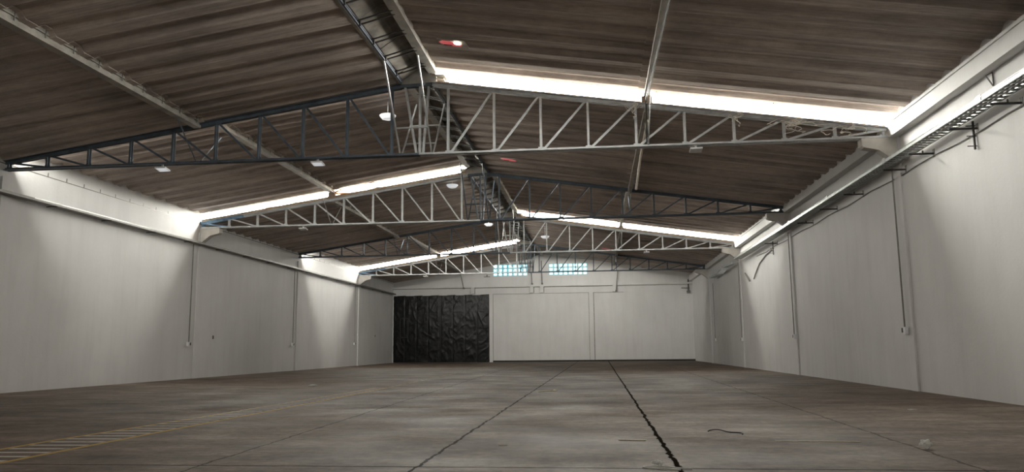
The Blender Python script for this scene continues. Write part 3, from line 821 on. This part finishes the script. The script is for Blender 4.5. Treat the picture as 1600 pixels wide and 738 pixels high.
# pale pipe under the right roof beam past the nearest truss
t = thing('hanging_pipe', 'pale pipe running under the right roof slope behind the nearest truss', 'pipe', (1.78, 23.5, 8.22))
MB().tube([(-0.04, 0.1, 0.02), (0.0, 5.0, 0.0), (0.12, 10.4, 0.0)], 0.045).build('pipe', M['cream'], t)
MB().tube([(0.12, 10.35, 0.0), (0.125, 10.5, 0.0)], 0.06).build('end_cap', M['cream'], t)
for y in (0.6, 5.0, 9.6): MB().box(-0.02, 0.02, y, y + 0.04, 0.03, 0.25).build('hanger', M['steel'], t)
tag(MB().tube([(MR + 0.04, 12.0, 8.80), (MR + 0.06, 16.0, 8.78), (MR + 0.02, 20.0, 8.78), (MR - 0.04, 22.9, 8.70), (MR - 0.05, 22.95, 7.4)], 0.022, 7).build('beam_conduit', M['dark']),
    'thin dark conduit under the right roof beam, dropping at the nearest truss', 'pipe')
# posts that carry the high beams over the trusses
for ty, x, lab in ((TY[1], MR, 'tan block on the right half of the nearest truss'), (TY[2], ML, 'tan block on the left half of the second truss'), (TY[3], MR, 'tan block on the right half of the third truss'), (TY[4], ML, 'tan block on the left half of the farthest truss'),):
    o = MB().box(-0.16, 0.16, -0.13, 0.05, 0, 8.858 - zchord(x) - 0.012).build('bearing_block', M['tan']); o.location = (x, ty, zchord(x) + 0.012)
    tag(o, lab + ' under the roof beam', 'block', 'bearing blocks on the trusses')

# ------------------------------------------------------------------ tangled cords on the nearest truss
def tangle(x, y, z, n, spread, lab):
    mb = MB(); rnd = random.Random(int(x*100) + 5)
    for k in range(n):
        p = Vector((x + rnd.uniform(-0.15, 0.15), y, z)); pts = [p.copy()]
        for q in range(9):
            p = p + Vector((rnd.uniform(-1, 1)*spread*0.28, rnd.uniform(-0.03, 0.03), rnd.uniform(-1, 0.7)*0.13))
            p.z = min(p.z, zchord(p.x) - 0.02); p.y = min(max(p.y, y - 0.08), y + 0.05); pts.append(p.copy())
        # smooth the chain
        sm = []
        for a, b in zip(pts, pts[1:]):
            sm += [a.lerp(b, 0.25), a.lerp(b, 0.75)]
        mb.tube(sm, 0.010, 5)
    tag(mb.build('tangled_cord', M['web']), lab, 'cord', 'tangled cords on the nearest truss')
for x, n, s, lab in ((1.35, 5, 0.5, 'tangled dusty cord under the tan block of the nearest truss'), (4.4, 5, 0.6, 'tangled dusty cord hanging from the nearest truss midway to the right wall'),
                     (6.0, 11, 1.1, 'large tangle of dusty cord inside the right end of the nearest truss'), (7.5, 6, 0.7, 'tangled dusty cord at the extreme right end of the nearest truss')):
    tangle(x, TY[1] - 0.16, zchord(x) - 0.08, n, s, lab)

# ------------------------------------------------------------------ floor markings and litter
lane = thing('walkway_marking', 'worn yellow edged walkway with white cross bars painted on the left floor', 'floor marking', (-7.5, 6, 0.003))
def ribbon(pts, w, name, mat):
    mb = MB(); L = []
    for x, y in pts: L.append((mb.bm.verts.new((x - w/2 + 7.5, y - 6, 0)), mb.bm.verts.new((x + w/2 + 7.5, y - 6, 0))))
    for a, b in zip(L, L[1:]): mb.bm.faces.new((a[0], a[1], b[1], b[0]))
    return mb.build(name, M[mat], lane)
ribbon([(-8.12, 5), (-8.08, 11), (-7.82, 15), (-7.68, 19), (-7.5, 26)], 0.10, 'yellow_line', 'yellow')
ribbon([(-7.10, 5), (-7.10, 12), (-7.06, 17), (-7.1, 26)], 0.10, 'yellow_line', 'yellow')
ribbon([(-7.1, 26), (-7.45, 40), (-8.1, 58)], 0.14, 'yellow_line', 'faint')
k = 0; y = 5.4
while y < 26:
    f = max(0, (y - 11)/15)
    xl = -8.0 + 0.48*f
    mb = MB(); v = [mb.bm.verts.new(p) for p in ((xl + 7.5, y - 6, 0.001), (0.34, y - 6 + 0.02, 0.001), (0.34, y - 5.87, 0.001), (xl + 7.5, y - 5.89, 0.001))]
    mb.bm.faces.new(v); mb.build('white_bar', M['white_paint'], lane)
    y += 0.385
def crumple(loc, r, seed, lab, name='plastic_bag'):
    mb = MB(); bmesh.ops.create_icosphere(mb.bm, subdivisions=4, radius=1)
    for v in mb.bm.verts:
        n = mnoise.noise(v.co*1.6 + Vector((seed, 0, 0))); n2 = mnoise.noise(v.co*4 + Vector((0, seed, 0)))
        s = 0.75 + 0.5*n + 0.28*abs(n2)
        v.co = Vector((v.co.x*r[0]*s, v.co.y*r[1]*s, v.co.z*r[2]*s))
    zmin = min(v.co.z for v in mb.bm.verts)
    for v in mb.bm.verts: v.co.z -= zmin
    o = mb.build(name, M['film']); o.location = loc; return tag(o, lab, 'litter')
crumple((4.06, 10.45, 0.0), (0.075, 0.07, 0.062), 2.2, 'crumpled white plastic bag on the right foreground floor')
crumple((0.63, 8.93, 0.0), (0.06, 0.05, 0.03), 7.1, 'crumpled white scrap beside the dark floor joint at the bottom edge', 'plastic_scrap')
def cord(pts, r, mat, lab, name, cat='litter'):
    sm = []
    for i in range(len(pts) - 1):
        p0 = Vector(pts[max(i-1, 0)]); p1 = Vector(pts[i]); p2 = Vector(pts[i+1]); p3 = Vector(pts[min(i+2, len(pts)-1)])
        for q in range(6):
            t_ = q/6
            sm.append(0.5*((2*p1) + (p2-p0)*t_ + (2*p0-5*p1+4*p2-p3)*t_*t_ + (3*p1-p0-3*p2+p3)*t_**3))
    sm.append(Vector(pts[-1]))
    return tag(MB().tube(sm, r, 6).build(name, M[mat], smooth=True), lab, cat)
cord([(0.98, 8.66, 0.008), (0.80, 8.72, 0.008), (0.70, 8.80, 0.009), (0.55, 8.80, 0.008), (0.47, 8.78, 0.008), (0.50, 8.70, 0.008), (0.62, 8.66, 0.008), (0.85, 8.60, 0.008)], 0.011, 'film', 'white plastic string looped over the floor joint at the bottom edge', 'plastic_string')
cord([(1.66, 12.4, 0.008), (1.70, 12.55, 0.008), (1.82, 12.45, 0.03), (1.95, 12.3, 0.01), (2.12, 12.2, 0.008), (2.10, 12.0, 0.008)], 0.009, 'dark', 'bent black wire lying on the middle foreground floor', 'wire')
tag(MB().bar((0.27, 11.27, 0.008), (0.65, 11.22, 0.008), 0.05, 0.008).build('wood_sliver', M['straw']), 'short pale wood sliver on the floor left of the bent wire', 'litter')
tag(MB().bar((2.40, 11.20, 0.005), (3.50, 11.15, 0.005), 0.045, 0.006).build('plastic_strip', M['straw']), 'long thin pale strip on the floor between bent wire and white bag', 'litter')
tag(MB().bar((-1.35, 10.66, 0.006), (-1.24, 10.64, 0.006), 0.03, 0.01).build('wood_chip', M['straw']), 'tiny pale chip on the floor between the two main joints', 'litter')
crumple((-10.2, 27.4, 0.0), (0.16, 0.10, 0.03), 4.4, 'flat white scrap on the floor left of the painted walkway', 'paper_scrap')
cord([(-1.75, 23.2, 0.01), (-1.5, 23.5, 0.02), (-1.25, 23.7, 0.01), (-1.35, 24.2, 0.01)], 0.02, 'straw', 'small curl of pale strapping on the floor by the left main joint', 'strapping')
crumple((6.2, 16.5, 0.0), (0.10, 0.05, 0.012), 1.1, 'thin flat white scrap on the floor toward the right wall', 'paper_scrap')
